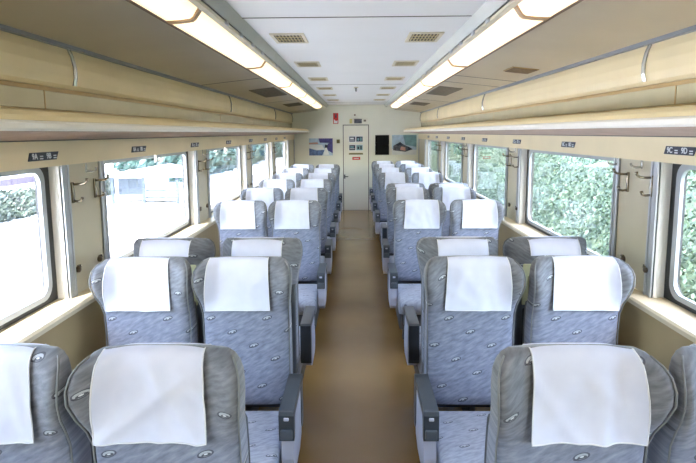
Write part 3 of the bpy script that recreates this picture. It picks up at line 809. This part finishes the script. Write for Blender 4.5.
# yard side trees
sp = []; y = 30.5
while y < 95:
    sp.append((-10.6+rnd.uniform(-.6, .6), y, GZ+1.2+rnd.uniform(0, .4), 1.8, 2.0, 1.5+rnd.uniform(0, .5))); sp.append((-13, y+1.2, GZ+3, 2.0, 2.2, 2.4)); y += 2.0
tag(leaves('treeline_foliage', M['leaf2'], sp, 70000, .28, 9), 'blue green trees in a line across the white yard', 'foliage', kind='stuff')
sp = [(-11.9+rnd.uniform(-.15, .15), 12.6+q*1.1, GZ+.25+rnd.uniform(0, .15), .75, .9, .55+rnd.uniform(0, .2)) for q in range(13)]
b = leaves('bush', M['leaf3'], sp, 17000, .08, 11); tag(b, 'low dark grey green bush in front of the mauve-edged roof across the yard', 'bush')
g = thing('shelter', 'long low shelter with pale roof and mauve edge across the yard', 'shelter', (-14.8, 19.5, GZ))
m = MB(); m.ringloop([[(x, y, z) for x, z in ((1.4, 1.10), (-6, 1.45), (-6, 1.35), (1.4, 1.02))] for y in (-6, 6)], smooth=False); m.build('roof', M['roofw'], g)
m = MB(); m.box(1.38, 1.46, -6, 6, .84, 1.12); m.build('roof_edge', M['roofp'], g)
for y in (-4.4, 0, 4.4):
    m = MB(); m.box(1.2, 1.32, y-.06, y+.06, 0, 1.02); m.build('post', M['huts'], g)
m = MB(); m.box(-5.5, -5.4, -4.8, 4.8, 0, 1.35); m.build('rear_wall', M['huts'], g)
# white hut
g = thing('hut', 'small white hut with blue grey opening standing on the white yard', 'hut', (-8.45, 21.5, GZ))
m = MB(); m.box(-1.35, .0, .2, 2.6, .15, 1.14); m.box(.0, 1.35, -.05, 2.6, .15, .65); m.build('hut_body', M['hutw'], g)
m = MB(); m.ringloop([[(x, y, z) for x, z in ((-1.5, 1.12), (-1.5, 1.20), (0, 1.46), (1.55, 1.18), (1.55, 1.10))] for y in (-.3, 2.9)], smooth=False); m.build('hut_roof', M['hutw'], g)
m = MB(); m.box(-1.2, -.2, .14, .2, .35, 1.02); m.build('hut_opening', M['huts'], g)
m = MB(); m.box(.0, 1.35, -.09, -.05, .22, .30); m.box(.0, 1.35, -.09, -.05, .50, .58); m.build('hut_rail', M['huts'], g)
for x in (-1.3, -.05, 1.3):
    m = MB(); m.box(x-.05, x+.05, -.2, -.1, 0, 1.14); m.build('hut_post', M['huts'], g)

# ------------------------------------------------------------------ light, world, camera
w = bpy.data.worlds.new('sky'); sc.world = w; w.use_nodes = True; nt = w.node_tree
bg = nt.nodes['Background']; sky = nt.nodes.new('ShaderNodeTexSky'); sky.sky_type = 'NISHITA'; sky.sun_disc = False
sky.sun_elevation = math.radians(58); sky.sun_rotation = math.radians(180); sky.air_density = 1.2; sky.dust_density = 3
nt.links.new(sky.outputs[0], bg.inputs[0]); bg.inputs[1].default_value = 1.2
sl = bpy.data.lights.new('sun', 'SUN'); sl.energy = 10.0; sl.angle = math.radians(1.0); sl.color = (1, .97, .94)
so = bpy.data.objects.new('sun', sl); col.objects.link(so)
dv = Vector((.21, .50, -.84)); so.rotation_euler = dv.to_track_quat('-Z', 'Y').to_euler()
for s in (-1, 1):     # sampling portals in the window openings
    for a, b in OPEN:
        l = bpy.data.lights.new('window_portal', 'AREA'); l.shape = 'RECTANGLE'; l.size = .66; l.size_y = b-a; l.cycles.is_portal = True
        o = bpy.data.objects.new('window_portal', l); col.objects.link(o); o.location = (s*1.462, (a+b)/2, 1.265)
        o.rotation_euler = (0, s*PI/2, 0)
cam = bpy.data.cameras.new('camera'); co = bpy.data.objects.new('camera', cam); col.objects.link(co); sc.camera = co
F = 540.; cx, pitch, yaw, roll, sy = -.0062, .1261, -.0156, -.0065, 30.35
f = Vector((math.sin(yaw)*math.cos(pitch), math.cos(yaw)*math.cos(pitch), -math.sin(pitch)))
r = Vector((math.cos(yaw), -math.sin(yaw), 0)); u = r.cross(f)
r2 = r*math.cos(roll)+u*math.sin(roll); u2 = -r*math.sin(roll)+u*math.cos(roll)
mw = Matrix(((r2.x, u2.x, -f.x, cx), (r2.y, u2.y, -f.y, 0), (r2.z, u2.z, -f.z, 1.70), (0, 0, 0, 1)))
co.matrix_world = mw
cam.sensor_fit = 'HORIZONTAL'; cam.sensor_width = 36; cam.lens = F*36/696; cam.shift_y = -sy/696; cam.clip_start = .02; cam.clip_end = 400
vs = sc.view_settings; vs.view_transform = 'Standard'; vs.look = 'None'; vs.gamma = 1; vs.use_curve_mapping = False; vs.exposure = 1.32
cy = sc.cycles; cy.use_denoising = True; cy.max_bounces = 12; cy.diffuse_bounces = 7; cy.transparent_max_bounces = 16; cy.sample_clamp_indirect = 12
